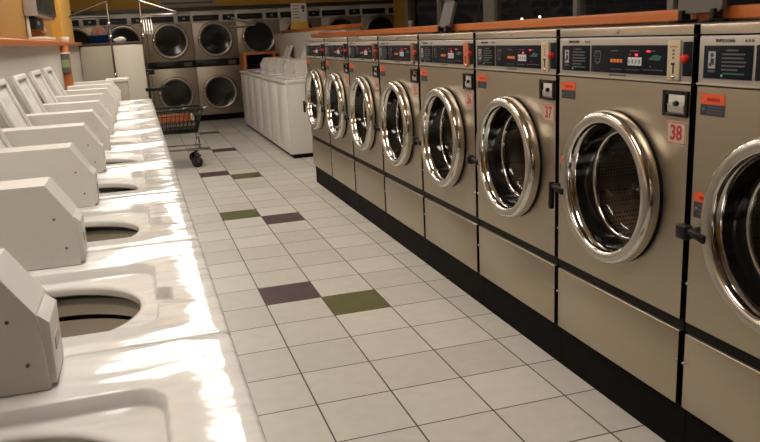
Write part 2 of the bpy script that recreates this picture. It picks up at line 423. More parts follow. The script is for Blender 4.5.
def washer_mesh_drum():
    mb = MB()
    mb.lathe([(0.225, 0.055), (0.235, 0.045), (0.245, 0.05), (0.252, 0.06), (0.252, 0.33), (0.235, 0.35), (0.0, 0.35)], (0, DCY, DCZ), 0, DRUM, 64)
    for k in range(3):
        a = 2*PI*k/3+0.5; c, s = math.cos(a), math.sin(a)
        pts = []
        for x in (0.08, 0.32):
            for (rr, w) in ((0.25, -0.035), (0.19, 0.0), (0.25, 0.035)):
                pts.append((x, DCY+c*rr-s*w, DCZ+s*rr+c*w))
        mb.add(pts, [(0, 1, 4, 3), (1, 2, 5, 4), (0, 2, 1), (3, 4, 5)], DRUM)
    return mb.mesh('drum')
def washer_mesh_gasket():
    mb = MB(); mb.lathe([(0.232, 0.05), (0.232, -0.004), (0.250, -0.022), (0.266, -0.020), (0.268, 0.0), (0.268, 0.0005)], (0, DCY, DCZ), 0, RUBBER, 72)
    return mb.mesh('door_gasket')
def washer_mesh_door():
    mb = MB()
    prof = [(0.258, -0.004), (0.268, -0.012), (0.2705, -0.028), (0.269, -0.044), (0.265, -0.053), (0.260, -0.058), (0.252, -0.060),
            (0.236, -0.058), (0.2285, -0.055), (0.2245, -0.048), (0.223, -0.030), (0.222, -0.010), (0.226, 0.0), (0.250, 0.002)]
    mb.lathe(prof, (0, DCY, DCZ), 0, CHROME, 96, closed=True)
    mb.lathe([(0.2300, -0.0555), (0.2310, -0.0590), (0.2560, -0.0610), (0.2575, -0.0580)], (0, DCY, DCZ), 0, RINGF, 96)
    return mb.mesh('door')
def washer_mesh_bowl():
    mb = MB()
    mb.lathe([(0.2235, -0.036), (0.219, -0.030), (0.216, -0.020)], (0, DCY, DCZ), 0, CHROME, 72)
    mb.lathe([(0.216, -0.020), (0.211, 0.000), (0.203, 0.028), (0.193, 0.046)], (0, DCY, DCZ), 0, DCHROME, 72)
    mb.lathe([(0.197, 0.044), (0.191, 0.036), (0.183, 0.044), (0.187, 0.062)], (0, DCY, DCZ), 0, CHROME, 72)
    mb.lathe([(0.193, 0.05), (0.186, 0.075), (0.170, 0.092), (0.13, 0.103), (0.07, 0.108), (0, 0.11)], (0, DCY, DCZ), 0, GLASS, 64)
    return mb.mesh('door_glass')
def washer_mesh_handle(swung):
    mb = MB(); y = DCY+0.262
    mb.prism([(y-.030, 0.792), (y+.050, 0.800), (y+.056, 0.786), (y-.026, 0.766)], 0, -0.070, -0.048, BLACK, 0.005)       # lever over the rim
    if swung: mb.prism([(y+.046, 0.806), (y+.062, 0.806), (y+.066, 0.700), (y+.050, 0.696)], 0, -0.074, -0.052, BLACK, 0.005)
    else: mb.box((-0.076, y+.040, 0.762), (-0.046, y+.085, 0.806), BLACK, 0.006)
    mb.box((-0.056, y+.020, 0.768), (0, y+.044, 0.800), BLACK, 0.004)
    return mb.mesh('door_handle')
def plate(y0, y1, z0, z1, x0, x1, m, bev=0.002):
    mb = MB(); mb.box((x0, y0, z0), (x1, y1, z1), m, bev); return mb
def washer_mesh_lower():
    mb = plate(-HW+.014, HW-.014, 0.178, 0.432, 0.0, 0.021, STEEL, 0.003); return darken_seam(mb).mesh('lower_panel')
def washer_mesh_strip():
    return plate(-HW+.004, HW-.004, 0.434, 0.470, 0.010, 0.0215, RUBBER, 0.0).mesh('vent_strip')
def washer_mesh_plinth():
    mb = MB(); mb.box((0.030, -HW, 0.0), (0.04, HW, 0.172), KICK); mb.prism([(0.022, 0), (0.032, 0), (0.032, 0.02)], 1, -HW, HW, KICK); return mb.mesh('plinth')
def washer_mesh_top():
    mb = plate(-HW+.013, HW-.013, 1.350, 1.379, 0.0, 0.025, STEEL2, 0.003)
    mb.lathe([(0.0, -0.004), (0.008, -0.004), (0.009, 0.0)], (0, 0.0, 1.365), 0, BEZEL, 16)
    return darken_seam(mb).mesh('top_trim')
def screw_mesh():
    mb = MB(); mb.lathe([(0.0, -0.006), (0.004, -0.0055), (0.005, 0.0)], (0, 0, 0), 0, BEZEL, 12); return mb.mesh('screw')
def washer_mesh_bezel():
    mb = plate(-HW+.013, HW-.013, 1.208, 1.346, 0.0, 0.021, BEZEL, 0.004)
    mb.box((-0.003, -HW+.011, 1.208), (0.0, HW-.011, 1.214), STEEL2)
    mb.text('TRIPLE LOAD', 0.0125, GREYINK, face_M(Y(0.655), 1.3315, -0.0008))
    for k in range(3): mb.box((-0.0012, Y(0.577)+k*-.012-.003, 1.328), (0, Y(0.577)+k*-.012+.003, 1.3345), GREYINK)
    mb.box((-0.0012, Y(0.335), 1.2175), (0, Y(0.43), 1.2235), GREYINK)
    return darken_seam(mb).mesh('control_panel')
def washer_mesh_instr():
    mb = plate(Y(0.549), Y(0.733), 1.228, 1.319, -0.003, 0.0, DISPLAY, 0.001); x = -0.004
    def b(u0, u1, z0, z1, m): mb.box((x, Y(u0), z0), (-0.003, Y(u1), z1), m)
    b(0.685, 0.713, 1.256, 1.303, INK)
    mb.lathe([(0, -0.0048), (0.006, -0.0048), (0.006, -0.004)], (0, Y(0.698), 1.293), 0, BLUELABEL, 14)
    mb.box((-0.0048, Y(0.690), 1.266), (-0.004, Y(0.703), 1.284), BLUELABEL); mb.box((-0.0048, Y(0.700), 1.262), (-0.004, Y(0.709), 1.27), BLUELABEL)
    b(0.685, 0.713, 1.245, 1.252, GREYINK)
    for k, (a, c) in enumerate(((0.60, 0.645), (0.575, 0.66), (0.58, 0.66), (0.57, 0.66), (0.575, 0.66), (0.60, 0.66), (0.575, 0.655))):
        z = 1.306-k*0.0105; b(a, c, z-.0022, z+.0022, GREYINK if k % 3 else TEAL if k == 6 else GREYINK)
    b(0.655, 0.662, 1.234, 1.240, INK)
    return mb.mesh('instruction_plate')
def washer_mesh_display():
    mb = plate(Y(0.120), Y(0.537), 1.228, 1.320, -0.003, 0.0, DISPLAY, 0.001); x = -0.004
    def b(u0, u1, z0, z1, m): mb.box((x, Y(u0), z0), (-0.003, Y(u1), z1), m)
    # shield emblem
    sh = [(Y(0.512), 1.302), (Y(0.478), 1.302), (Y(0.474), 1.285), (Y(0.482), 1.262), (Y(0.495), 1.254), (Y(0.508), 1.262), (Y(0.516), 1.285)]
    mb.prism(sh, 0, -0.0038, -0.003, GREYINK)
    sh2 = [(Y(0.495)+(a-Y(0.495))*.72, 1.282+(c-1.282)*.72) for a, c in sh]; mb.prism(sh2, 0, -0.0044, -0.0038, DISPLAY)
    for k in range(3): mb.box((-0.0048, Y(0.485), 1.272+k*.009), (-0.0044, Y(0.505), 1.275+k*.009), GREYINK)
    b(0.375, 0.415, 1.300, 1.3035, GREYINK); b(0.262, 0.31, 1.300, 1.3035, GREYINK); b(0.18, 0.225, 1.300, 1.303, GREYINK)
    for k in range(4): b(0.352+k*.018, 0.364+k*.018, 1.2635, 1.2745, LEDOR)
    for k in range(4):
        u = 0.247+k*0.0185
        mb.box((-0.006, Y(u), 1.2555), (-0.003, Y(u+.0145), 1.2815), LEDW, 0.001)
        mb.box((-0.0066, Y(u+.0045), 1.262), (-0.006, Y(u+.0100), 1.275), GREYINK)
    b(0.268, 0.282, 1.286, 1.293, LEDRED); b(0.205, 0.222, 1.298, 1.304, LEDRED); b(0.305, 0.312, 1.288, 1.292, REDINK); b(0.20, 0.206, 1.252, 1.256, REDINK)
    mb.prism([(Y(0.215), 1.275), (Y(0.185), 1.291), (Y(0.148), 1.286), (Y(0.16), 1.273)], 0, x, -0.003, TEAL)
    b(0.14, 0.24, 1.242, 1.2445, GREYINK); b(0.26, 0.33, 1.240, 1.2425, GREYINK); b(0.355, 0.42, 1.240, 1.2425, GREYINK)
    return mb.mesh('display_panel')
def washer_mesh_meter(m):
    mb = plate(Y(0.060), Y(0.117), 1.216, 1.334, -0.008, 0.0, m, 0.003); u = Y(0.086)
    mb.box((-0.0095, u-.006, 1.262), (-0.008, u+.010, 1.268), BLACK); mb.box((-0.0095, u-.002, 1.236), (-0.008, u+.003, 1.266), BLACK)
    for k in range(3): mb.box((-0.0088, u-.003, 1.280+k*.011), (-0.008, u+.006, 1.286+k*.011), REDINK if k == 1 else GREYINK)
    mb.box((-0.009, u-.016, 1.314), (-0.008, u+.018, 1.318), ORMETER); mb.lathe([(0, -0.012), (0.005, -0.012), (0.006, -0.008)], (0, u, 1.225), 0, CHROME, 14)
    return mb.mesh('coin_meter')
def washer_mesh_button():
    mb = plate(Y(0.014), Y(0.052), 1.230, 1.330, -0.003, 0.0, DISPLAY, 0.001)
    mb.lathe([(0, -0.020), (0.010, -0.019), (0.0125, -0.015), (0.0125, -0.003)], (0, Y(0.036), 1.281), 0, RED, 24)
    return mb.mesh('start_button')
def washer_mesh_coinbox():
    mb = MB(); a, b, c, d = Y(0.018), Y(0.132), 1.108, 1.186
    for (p, q) in (((a, c), (a+.012, d)), ((b-.016, c), (b, d)), ((a+.012, d-.012), (b-.016, d)), ((a+.012, c), (b-.016, c+.010))):
        mb.box((-0.008, p[0], p[1]), (0, q[0], q[1]), BLACK, 0.001)
    mb.box((-0.002, a+.010, c+.008), (0, b-.014, d-.010), CHROME, 0.0)
    mb.prism([(Y(0.112), 1.145), (Y(0.098), 1.135), (Y(0.075), 1.14), (Y(0.052), 1.135), (Y(0.036), 1.146), (Y(0.04), 1.122), (Y(0.11), 1.122)], 0, -0.004, -0.002, BEZEL)
    mb.lathe([(0, -0.008), (0.007, -0.008), (0.0085, -0.004)], (0, Y(0.075), 1.147), 0, BLACK, 16)
    return mb.mesh('coin_box')
def washer_mesh_label(u0, u1, z0, z1, half):
    mb = MB(); zm = z0+(z1-z0)*half
    mb.box((-0.0012, Y(u0), z0), (0, Y(u1), zm), BLUELABEL); mb.box((-0.0012, Y(u0), zm), (0, Y(u1), z1), ORLABEL)
    w = u1-u0
    for k in range(3): mb.box((-0.0018, Y(u0+.08*w), z0+(zm-z0)*(.22+.26*k)), (-0.0012, Y(u0+.70*w), z0+(zm-z0)*(.30+.26*k)), GREYINK)
    mb.box((-0.0018, Y(u0+.2*w), zm+(z1-zm)*.30), (-0.0012, Y(u0+.72*w), zm+(z1-zm)*.62), REDINK)
    mb.lathe([(0, -0.002), ((zm-z0)*.2, -0.002), ((zm-z0)*.2, -0.0012)], (0, Y(u0+.85*w), z0+(zm-z0)*.5), 0, GREYINK, 12)
    return mb.mesh('warning_label')
def washer_mesh_number(num):
    mb = plate(Y(0.024), Y(0.114), 1.022, 1.093, -0.0012, 0.0, CREAM, 0.0)
    a, b, c, d = Y(0.027), Y(0.111), 1.025, 1.090
    for (p, q) in (((a, c), (b, c+.0022)), ((a, d-.0022), (b, d)), ((a, c), (a+.0022, d)), ((b-.0022, c), (b, d))): mb.box((-0.0016, p[0], p[1]), (-0.0012, q[0], q[1]), REDINK)
    mb.text(num, 0.064, REDINK, face_M((a+b)/2, 1.0565, -0.0016), 0.0004, 0.0014, 0.86)
    return mb.mesh('number_sticker')
LOOK = {39: ('nearest stainless front-load washer, cut off by the right edge of the photo', BEIGE), 38: ('stainless front-load washer numbered 38, second from the camera', BEIGE),
        37: ('stainless front-load washer numbered 37, just left of the one numbered 38', BEIGE),
        36: ('stainless front-load washer with an orange coin meter strip, left of the one numbered 37', ORMETER),
        35: ('stainless front-load washer with a brownish coin meter, fourth left of the cut-off nearest one', mat('brown_coin_meter_paint', (0.20, 0.075, 0.035), 0.45)),
        34: ('stainless front-load washer, third from the far end of the row', mat('dark_red_coin_meter_paint', (0.16, 0.05, 0.035), 0.45)),
        33: ('stainless front-load washer, second from the far end of the row', DISPLAY), 32: ('farthest stainless front-load washer, at the end next to the white washers', DISPLAY)}
def front_washer(num):
    k = 38-num; y = WY0+WW*k+HW
    lab, mm = LOOK[num]
    t = thing('front_load_washer', lab, 'washing machine', (WX, y, 0), 0, 'stainless front-load washers')
    link('cabinet', cached('cab', washer_mesh_cabinet), t)
    fp = link('front_panel', cached('front', washer_mesh_front), t)
    link('lower_panel', cached('low', washer_mesh_lower), t); link('vent_strip', cached('strip', washer_mesh_strip), t)
    link('plinth', cached('plinth', washer_mesh_plinth), t); link('top_trim', cached('top', washer_mesh_top), t)
    link('drum', cached('drum', washer_mesh_drum), t); link('door_gasket', cached('gasket', washer_mesh_gasket), t)
    d = link('door', cached('door', washer_mesh_door), t)
    link('door_glass', cached('bowl', washer_mesh_bowl), d); sw = num in (38, 32); h = link('door_handle', cached('handle%d' % sw, lambda: washer_mesh_handle(sw)), d); h['label'] = 'black door handle'
    cp = link('control_panel', cached('bezel', washer_mesh_bezel), t)
    link('instruction_plate', cached('instr', washer_mesh_instr), cp); link('display_panel', cached('disp', washer_mesh_display), cp)
    link('coin_meter', cached('meter'+mm.name, lambda: washer_mesh_meter(mm)), cp); b = link('start_button', cached('btn', washer_mesh_button), cp); b['label'] = 'red start button on a dark plate'
    link('coin_box', cached('coin', washer_mesh_coinbox), t)
    link('warning_label', cached('lab', lambda: washer_mesh_label(0.642, 0.738, 1.122, 1.184, 0.52)), fp)
    link('warning_label', cached('lab2', lambda: washer_mesh_label(0.672, 0.744, 0.815, 0.894, 0.62)), fp)
    if num < 39 : link('number_sticker', washer_mesh_number(str(num)), fp)
    for (u, z) in ((0.016, 0.332), (WW-.016, 0.332), (0.016, 0.60), (WW-.016, 0.60)):
        s = link('screw', cached('screw', screw_mesh), t); s.location = (0, Y(u), z)
for num in (39, 38, 37, 36, 35, 34, 33, 32): front_washer(num)

# ------------------------------------------------------------------ top-load washers (left row, far island)
TL = 0.677; TX = -0.418; TH = TL/2; ZD = 0.92
# local frame: x = 0 at the machine's front lip (negative into the machine), y centred, z up
def tl_cabinet():
    mb = MB()
    for a, b in (((-0.645, -TH+.004), (-0.630, TH-.004)), ((-0.027, -TH+.004), (-0.012, TH-.004)), ((-0.630, -TH+.004), (-0.027, -TH+.016)), ((-0.630, TH-.016), (-0.027, TH-.004))):
        mb.box((a[0], a[1], 0.05), (b[0], b[1], 0.872), WPAINT, 0.003)
    mb.box((-0.63, -TH+.016, 0.05), (-0.027, TH-.016, 0.07), KICK)
    mb.box((-0.62, -TH+.02, 0.0), (-0.05, TH-.02, 0.06), KICK); return mb.mesh('cabinet')
def tl_deck():
    """enamelled top: rounded lip, recessed lid well with a finger notch, round tub opening"""
    mb = MB(); n = 400
    wc = (-0.335, -0.040)
    def rr(x0, x1, y0, y1, rad, a, notch=0.0):
        c, s = math.cos(a), math.sin(a); t = 1e9
        if c > 1e-9: t = min(t, (x1-wc[0])/c)
        if c < -1e-9: t = min(t, (x0-wc[0])/c)
        if s > 1e-9: t = min(t, (y1-wc[1])/s)
        if s < -1e-9: t = min(t, (y0-wc[1])/s)
        x, y = wc[0]+c*t, wc[1]+s*t
        for (cx, sx) in ((x1-rad, 1), (x0+rad, -1)):
            for (cy, sy) in ((y1-rad, 1), (y0+rad, -1)):
                if (x-cx)*sx > 0 and (y-cy)*sy > 0:
                    # intersect the ray with the corner circle
                    ox, oy = wc[0]-cx, wc[1]-cy; B = ox*c+oy*s; C = ox*ox+oy*oy-rad*rad
                    dd = B*B-C
                    if dd > 0:
                        t2 = -B+math.sqrt(dd); x, y = wc[0]+c*t2, wc[1]+s*t2
        if notch and c > 0:
            q = min(max(0.5+(0.045-abs(y-wc[1]+0.045))/0.012, 0), 1); x += notch*q*q*(3-2*q)
        return x, y
    angs = sorted([2*PI*k/n for k in range(n)] + [math.atan2(yy-wc[1], xx-wc[0]) % (2*PI) for xx in (-0.645, 0) for yy in (-TH, TH)])
    rings = []
    def ring(fn, z): rings.append([(*fn(a), z) for a in angs])
    O = lambda i, rad: (lambda a: rr(-0.645+i, 0-i, -TH+.001+i, TH-.001-i, rad, a))
    ring(O(0.002, .010), 0.868); ring(O(0, .012), 0.874); ring(O(0, .012), 0.908); ring(O(0.003, .012), 0.916); ring(O(0.009, .012), ZD)
    ring(O(0.028, .014), ZD-.0015)
    I = lambda g, nt: (lambda a: rr(-0.560-g, -0.118+g, -0.245-g, 0.165+g, 0.05+g, a, nt))
    ring(I(0.008, .030), ZD-.001); ring(I(0.003, .030), ZD-.004); ring(I(0.0, .030), ZD-.022); ring(I(-0.004, .030), ZD-.027)
    hole = lambda g: (lambda a: (wc[0]+(0.186+g)*math.cos(a), wc[1]+(0.180+g)*math.sin(a)))
    ring(hole(0.012), ZD-.0275); ring(hole(0.003), ZD-.030); ring(hole(0.0), ZD-.035); ring(hole(0.002), ZD-.048)
    m = len(angs); vs = [p for r in rings for p in r]; f = []
    for i in range(len(rings)-1):
        for k in range(m):
            q = (k+1) % m; f.append((i*m+k, i*m+q, (i+1)*m+q, (i+1)*m+k))
    mb.add(vs, f, ENAMEL, True); bmesh.ops.recalc_face_normals(mb.bm, faces=mb.bm.faces)
    return mb.mesh('top_deck')
def tl_tub():
    mb = MB(); c = (-0.335, -0.040, 0)
    mb.lathe([(0.205, 0.842), (0.222, 0.850), (0.238, 0.846), (0.240, 0.838), (0.226, 0.826), (0.222, 0.812)], c, 2, TUBW, 64)
    mb.lathe([(0.223, 0.812), (0.238, 0.810), (0.238, 0.800), (0.231, 0.798)], c, 2, RUBBER, 64)
    mb.lathe([(0.231, 0.798), (0.232, 0.60), (0.225, 0.48), (0.0, 0.47)], c, 2, TUBD, 64)
    return mb.mesh('tub')
def tl_agitator():
    mb = MB(); c = (-0.335, -0.040, 0)
    mb.lathe([(0.17, 0.475), (0.12, 0.50), (0.06, 0.54), (0.045, 0.62), (0.04, 0.74), (0.03, 0.765), (0, 0.77)], c, 2, WPLAST, 32)
    for k in range(4):
        a = PI/2*k+.4; cc, ss = math.cos(a), math.sin(a)
        mb.add([(c[0]+cc*.03, c[1]+ss*.03, .70), (c[0]+cc*.065, c[1]+ss*.065, .60), (c[0]+cc*.16, c[1]+ss*.16, .50), (c[0]+cc*.03, c[1]+ss*.03, .48)], [(0, 1, 2, 3)], WPLAST)
    return mb.mesh('agitator')
def tl_meter():
    mb = MB()
    prof = [(-0.640, ZD), (-0.272, ZD), (-0.277, 1.035), (-0.324, 1.108), (-0.640, 1.108)]
    mb.prism(prof, 1, 0.212, TH-.003, CASEP, 0.0012)
    for f in mb.bm.faces: f.smooth = False
    return mb.mesh('meter_case')
def tl_slide():
    mb = MB(); mb.prism([(-0.278, 0.925), (-0.264, 0.925), (-0.262, 1.018), (-0.279, 1.034)], 1, 0.222, TH-.012, CASEP, 0.001); mb.box((-0.265, 0.25, 0.965), (-0.2615, 0.30, 0.985), BEZEL, 0.001); return mb.mesh('coin_drawer')
def case_screw():
    mb = MB(); mb.lathe([(0, -0.002), (0.0028, -0.002), (0.0028, 0.0)], (0, 0, 0), 1, GREYP, 10); return mb.mesh('screw')
def lid_mesh():
    """shallow white tray with a rolled rim; hinge along x = 0, opening away in +x"""
    mb = MB(); L, Wd = 0.365, 0.398
    mb.box((0.0, -Wd/2, 0.0), (L, Wd/2, 0.008), WPAINT, 0.003)
    for (a, b) in (((0, -Wd/2), (L, -Wd/2+.022)), ((0, Wd/2-.022), (L, Wd/2)), ((0, -Wd/2+.022), (.022, Wd/2-.022)), ((L-.028, -Wd/2+.022), (L, Wd/2-.022))):
        mb.box((a[0], a[1], -0.016), (b[0], b[1], 0.0), WPAINT, 0.004)
    mb.box((.10, -.12, -.0015), (.20, .02, 0), CASEP); mb.box((.25, -.03, -.0015), (.29, .10, 0), CASEP)     # faded instruction stickers
    for s in (-1, 1): mb.box((-.012, s*.14-.02, -.012), (.012, s*.14+.02, .004), CHROME, .002)
    return mb.mesh('lid')
def hinge_mesh():
    mb = MB(); mb.box((-0.004, -0.02, -0.014), (0.03, 0.02, 0.0), CHROME, 0.002); return mb.mesh('lid_hinge')
def top_washer(label, loc, rz, lid_open, group):
    t = thing('top_load_washer', label, 'washing machine', loc, rz, group)
    link('cabinet', cached('tlcab', tl_cabinet), t); link('top_deck', cached('tldeck', tl_deck), t)
    tb = link('tub', cached('tltub', tl_tub), t); link('agitator', cached('tlag', tl_agitator), tb)
    mc = link('meter_case', cached('tlmeter', tl_meter), t); link('coin_drawer', cached('tlslide', tl_slide), mc)
    for (x, z) in ((-0.298, 0.962), (-0.315, 1.03)):
        s = link('screw', cached('csc', case_screw), mc); s.location = (x, 0.212, z)
    ld = link('lid', cached('lid', lid_mesh), t)
    if lid_open: ld.location = (-0.552, -0.01, ZD+.018); ld.rotation_euler = (0, -(PI-math.radians(69)), 0)
    else: ld.location = (-0.556, -0.04, ZD-.002); ld.rotation_euler = (0, 0, 0)
    return t
ordn = ['nearest the camera', 'second from the camera', 'third from the camera', 'fourth from the camera', 'fifth from the camera',
        'sixth from the camera', 'seventh from the camera', 'third from the far end', 'second from the far end', 'last at the far end']
for k in range(10):
    yc = -2.66+TL*(k-0.5)
    st = 'white top-load washer with grey-white coin case, left row, ' + ordn[k]
    top_washer(st, (TX, yc, 0), 0, k < 8, 'white top-load washers in the left row')
far_lab = ['white top-load washer with clean end panel, nearest of six behind the steel washers', 'white top-load washer second of the six in the far row', 'white top-load washer third of the six in the far row',
           'white top-load washer fourth of the six in the far row', 'white top-load washer fifth of the six in the far row', 'white top-load washer at the dryer end of the far row']
for k in range(6):
    top_washer(far_lab[k], (1.10, 4.95+0.678*(k+0.5), 0), PI, k in (2, 4), 'white top-load washers in the far row')

# ------------------------------------------------------------------ stacked dryers along the far wall
DY, DW = 10.35, 0.782
def dryer_body():
    mb = MB(); h = DW/2
    mb.box((-h+.003, 0.012, 0.0), (h-.003, 0.80, 1.94), DRYST)
    mb.box((-h+.004, 0, 0.108), (h-.004, 0.012, 0.965), DRYST, .003); mb.box((-h+.004, 0, 1.090), (h-.004, 0.012, 1.735), DRYST, .003)
    return mb.mesh('cabinet')
def dryer_kick(): return plate2(-DW/2, DW/2, 0, 0.104, 0.004, KICK, 'plinth')
def plate2(x0, x1, z0, z1, y0, m, name, y1=0.013):
    mb = MB(); mb.box((x0, y0, z0), (x1, y1, z1), m, 0.0); return mb.mesh(name)
def dryer_controls():
    mb = MB(); h = DW/2
    mb.box((-h, -.004, 1.735), (h, .013, 1.942), DRYTRIM, .002)
    mb.box((-h+.03, -.008, 1.762), (h-.30, -.003, 1.862), BLACK); mb.box((h-.23, -.008, 1.762), (h-.02, -.003, 1.862), BLACK)
    mb.box((h-.145, -.010, 1.800), (h-.105, -.007, 1.832), INK); mb.box((-h+.10, -.010, 1.812), (-h+.36, -.007, 1.820), GREYINK)
    return mb.mesh('control_panel')
def dryer_band():
    mb = MB(); h = DW/2
    mb.box((-h, -.004, 0.965), (h, .013, 1.090), BLACK, .002); mb.box((h-.20, -.008, 0.992), (h-.06, -.003, 1.062), GREYP); mb.box((-h+.12, -.007, 1.022), (-h+.4, -.003, 1.032), GREYINK)
    return mb.mesh('control_panel')
def dryer_door():
    mb = MB()
    mb.lathe([(0.304, 0.0), (0.314, -0.018), (0.309, -0.034), (0.292, -0.042), (0.262, -0.038), (0.250, -0.020), (0.250, 0.0)], (0, 0, 0), 1, DRYRING, 64)
    return mb.mesh('door')
def dryer_glass():
    mb = MB(); mb.lathe([(0.251, -0.018), (0.20, -0.008), (0.10, -0.002), (0, 0)], (0, 0, 0), 1, DKGLASS, 48); return mb.mesh('door_glass')
def dryer_handle():
    mb = MB(); mb.box((-0.298, -0.062, -0.06), (-0.272, -0.038, 0.06), CHROME, .006); return mb.mesh('door_handle')
def dryer(xc, label):
    t = thing('stacked_dryer', label, 'dryer', (xc, DY, 0), 0, 'stacked dryers along the far wall')
    link('cabinet', cached('dbody', dryer_body), t); link('plinth', cached('dkick', dryer_kick), t)
    link('control_panel', cached('dctl', dryer_controls), t); link('control_panel', cached('dband', dryer_band), t)
    for z in (1.44, 0.505):
        d = link('door', cached('ddoor', dryer_door), t); d.location = (0, 0, z)
        link('door_glass', cached('dglass', dryer_glass), d); link('door_handle', cached('dhan', dryer_handle), d)
names = ['stacked dryer at the left end of the bank, behind the yellow pillar', 'stacked dryer second from the left, partly behind the white cabinets', 'stacked dryer with round door seen above the blue basket and white cloth',
         'stacked dryer directly behind the laundry cart pole', 'stacked dryer between the cart and the far white washers', 'stacked dryer behind the far end of the white washers', 'stacked dryer behind the small sign on the orange ledge',
         'stacked dryer whose curved door top rises over the orange ledge', 'stacked dryer at the right end of the bank beside the yellow pillar']
for i in range(9):
    xc = 0.11+DW*(i-3); dryer(xc, names[i])
# grey notice on the soffit
mb = MB(); mb.box((-0.03, 10.285, 2.02), (0.95, 10.30, 2.42), GREYM, .003); mb.box((0.02, 10.282, 2.06), (0.90, 10.285, 2.09), GREYINK)
tag(mb.build('wall_sign'), 'grey notice board on the yellow soffit above the dryers', 'sign')

# ------------------------------------------------------------------ cabinets with dark top, at the end of the left row
def tall_cabinet(x0, x1, m, label):
    t = thing('tall_cabinet', label, 'cabinet', ((x0+x1)/2, 6.302, 0), 0); h = (x1-x0)/2
    mb = MB(); mb.box((-h+.002, -0.33, 0.08), (h-.002, 0.33, 1.416), m, .003); mb.build('carcass', t)
    mb = MB(); mb.box((-h+.01, -.30, 0), (h-.01, .30, .08), KICK); mb.build('plinth', t)
    mb = MB(); mb.box((-h+.006, -.35, .09), (h-.006, -.33, 1.406), m, .004); d = mb.build('door', t)
tall_cabinet(-1.139, -0.775, CABB, 'beige tall cabinet under the blue basket'); tall_cabinet(-0.775, -0.415, CABW, 'white tall cabinet under the white cloth beside the cart pole')
mb = MB(); mb.box((-1.139, 5.96, 1.416), (-0.40, 6.70, 1.444), DKWOOD, .004)
tag(mb.build('worktop'), 'dark brown worktop on the tall cabinets before the dryers', 'worktop')
# blue basket and laundry in it
t = thing('laundry_basket', 'blue plastic laundry basket on the dark worktop', 'basket', (-0.905, 6.22, 1.444))
def rrect(w, d, z, r=0.03, n=5):
    pts = []
    for (cx, cy, a0) in ((w-r, d-r, 0), (-w+r, d-r, PI/2), (-w+r, -d+r, PI), (w-r, -d+r, 1.5*PI)):
        for k in range(n+1): a = a0+PI/2*k/n; pts.append((cx+r*math.cos(a), cy+r*math.sin(a), z))
    return pts
def loft(mb, rings, m, cap0=True, cap1=False, smooth=True):
    n = len(rings[0]); vs = [p for r in rings for p in r]; f = []
    for i in range(len(rings)-1):
        for k in range(n): q = (k+1) % n; f.append((i*n+k, i*n+q, (i+1)*n+q, (i+1)*n+k))
    if cap0: f.append(tuple(range(n))[::-1])
    if cap1: f.append(tuple((len(rings)-1)*n+k for k in range(n)))
    mb.add(vs, f, m, smooth)
mb = MB(); loft(mb, [rrect(.10, .12, 0), rrect(.115, .135, .09), rrect(.122, .142, .092), rrect(.122, .142, .10), rrect(.112, .132, .10), rrect(.098, .118, .006)], BLUE, True, True); mb.build('tub', t)
def blob(name, c, r, m, seed, par=None):
    rnd = random.Random(seed); tb = bmesh.new(); bmesh.ops.create_icosphere(tb, subdivisions=4, radius=1)
    ph = [(Vector((rnd.uniform(-1, 1), rnd.uniform(-1, 1), rnd.uniform(-1, 1))).normalized(), rnd.uniform(2.5, 6), rnd.uniform(0, 6)) for _ in range(9)]
    for v in tb.verts:
        d = v.co.normalized(); s = 1+sum(math.sin(p.dot(d)*fq+o) for p, fq, o in ph)*.045
        z = d.z*s
        v.co = Vector((d.x*s*r[0], d.y*s*r[1], max(z, -0.55)*r[2]+0.55*r[2]))
    mb = MB(); mb.merge(tb, m, True, Matrix.Translation(Vector(c))); return mb.build(name, par)
o = blob('folded_clothes', (-0.905, 6.22, 1.454), (0.088, 0.105, 0.125), CLOTHB, 3); tag(o, 'reddish brown heap of clothes in the blue basket', 'clothes')
o = blob('white_cloth', (-0.665, 6.20, 1.444), (0.07, 0.08, 0.045), CLOTHW, 8); tag(o, 'crumpled white cloth lying on the dark worktop', 'cloth')
# low beige end unit behind the last top loader
t = thing('end_cabinet', 'narrow beige cabinet at the far end of the left washer row', 'cabinet', (-0.68, 3.62, 0))
mb = MB(); mb.box((-.11, -.15, 0.04), (.07, .13, 1.085), CABB, .004); mb.build('carcass', t)
mb = MB(); mb.box((-.12, -.16, 1.085), (.08, .14, 1.112), CABW, .004); mb.build('top_panel', t); mb = MB(); mb.box((-.10, -.13, 0), (.06, .12, .04), KICK); mb.build('plinth', t)
# orange post with a small posted box at the partition
t = thing('orange_post', 'orange laminate post against the cream partition below the yellow pillar', 'post', (-1.105, 3.50, 0))
mb = MB(); mb.box((-.035, -.04, 0), (.035, .04, 1.425), ORANGE, .004); mb.build('post_board', t)
t = thing('leaflet_box', 'small printed box with pale green front fixed on the orange post', 'box', (-1.105, 3.46, 1.19))
mb = MB(); mb.box((-.035, -.05, 0), (.035, 0, .165), GREYP, .002); mb.box((-.033, -.052, .05), (.033, -.05, .115), GREENP); mb.build('box_body', t)
mb = MB(); mb.box((-.05, -.06, .165), (.045, 0, .178), WPLAST, .002); mb.build('box_lid', t)

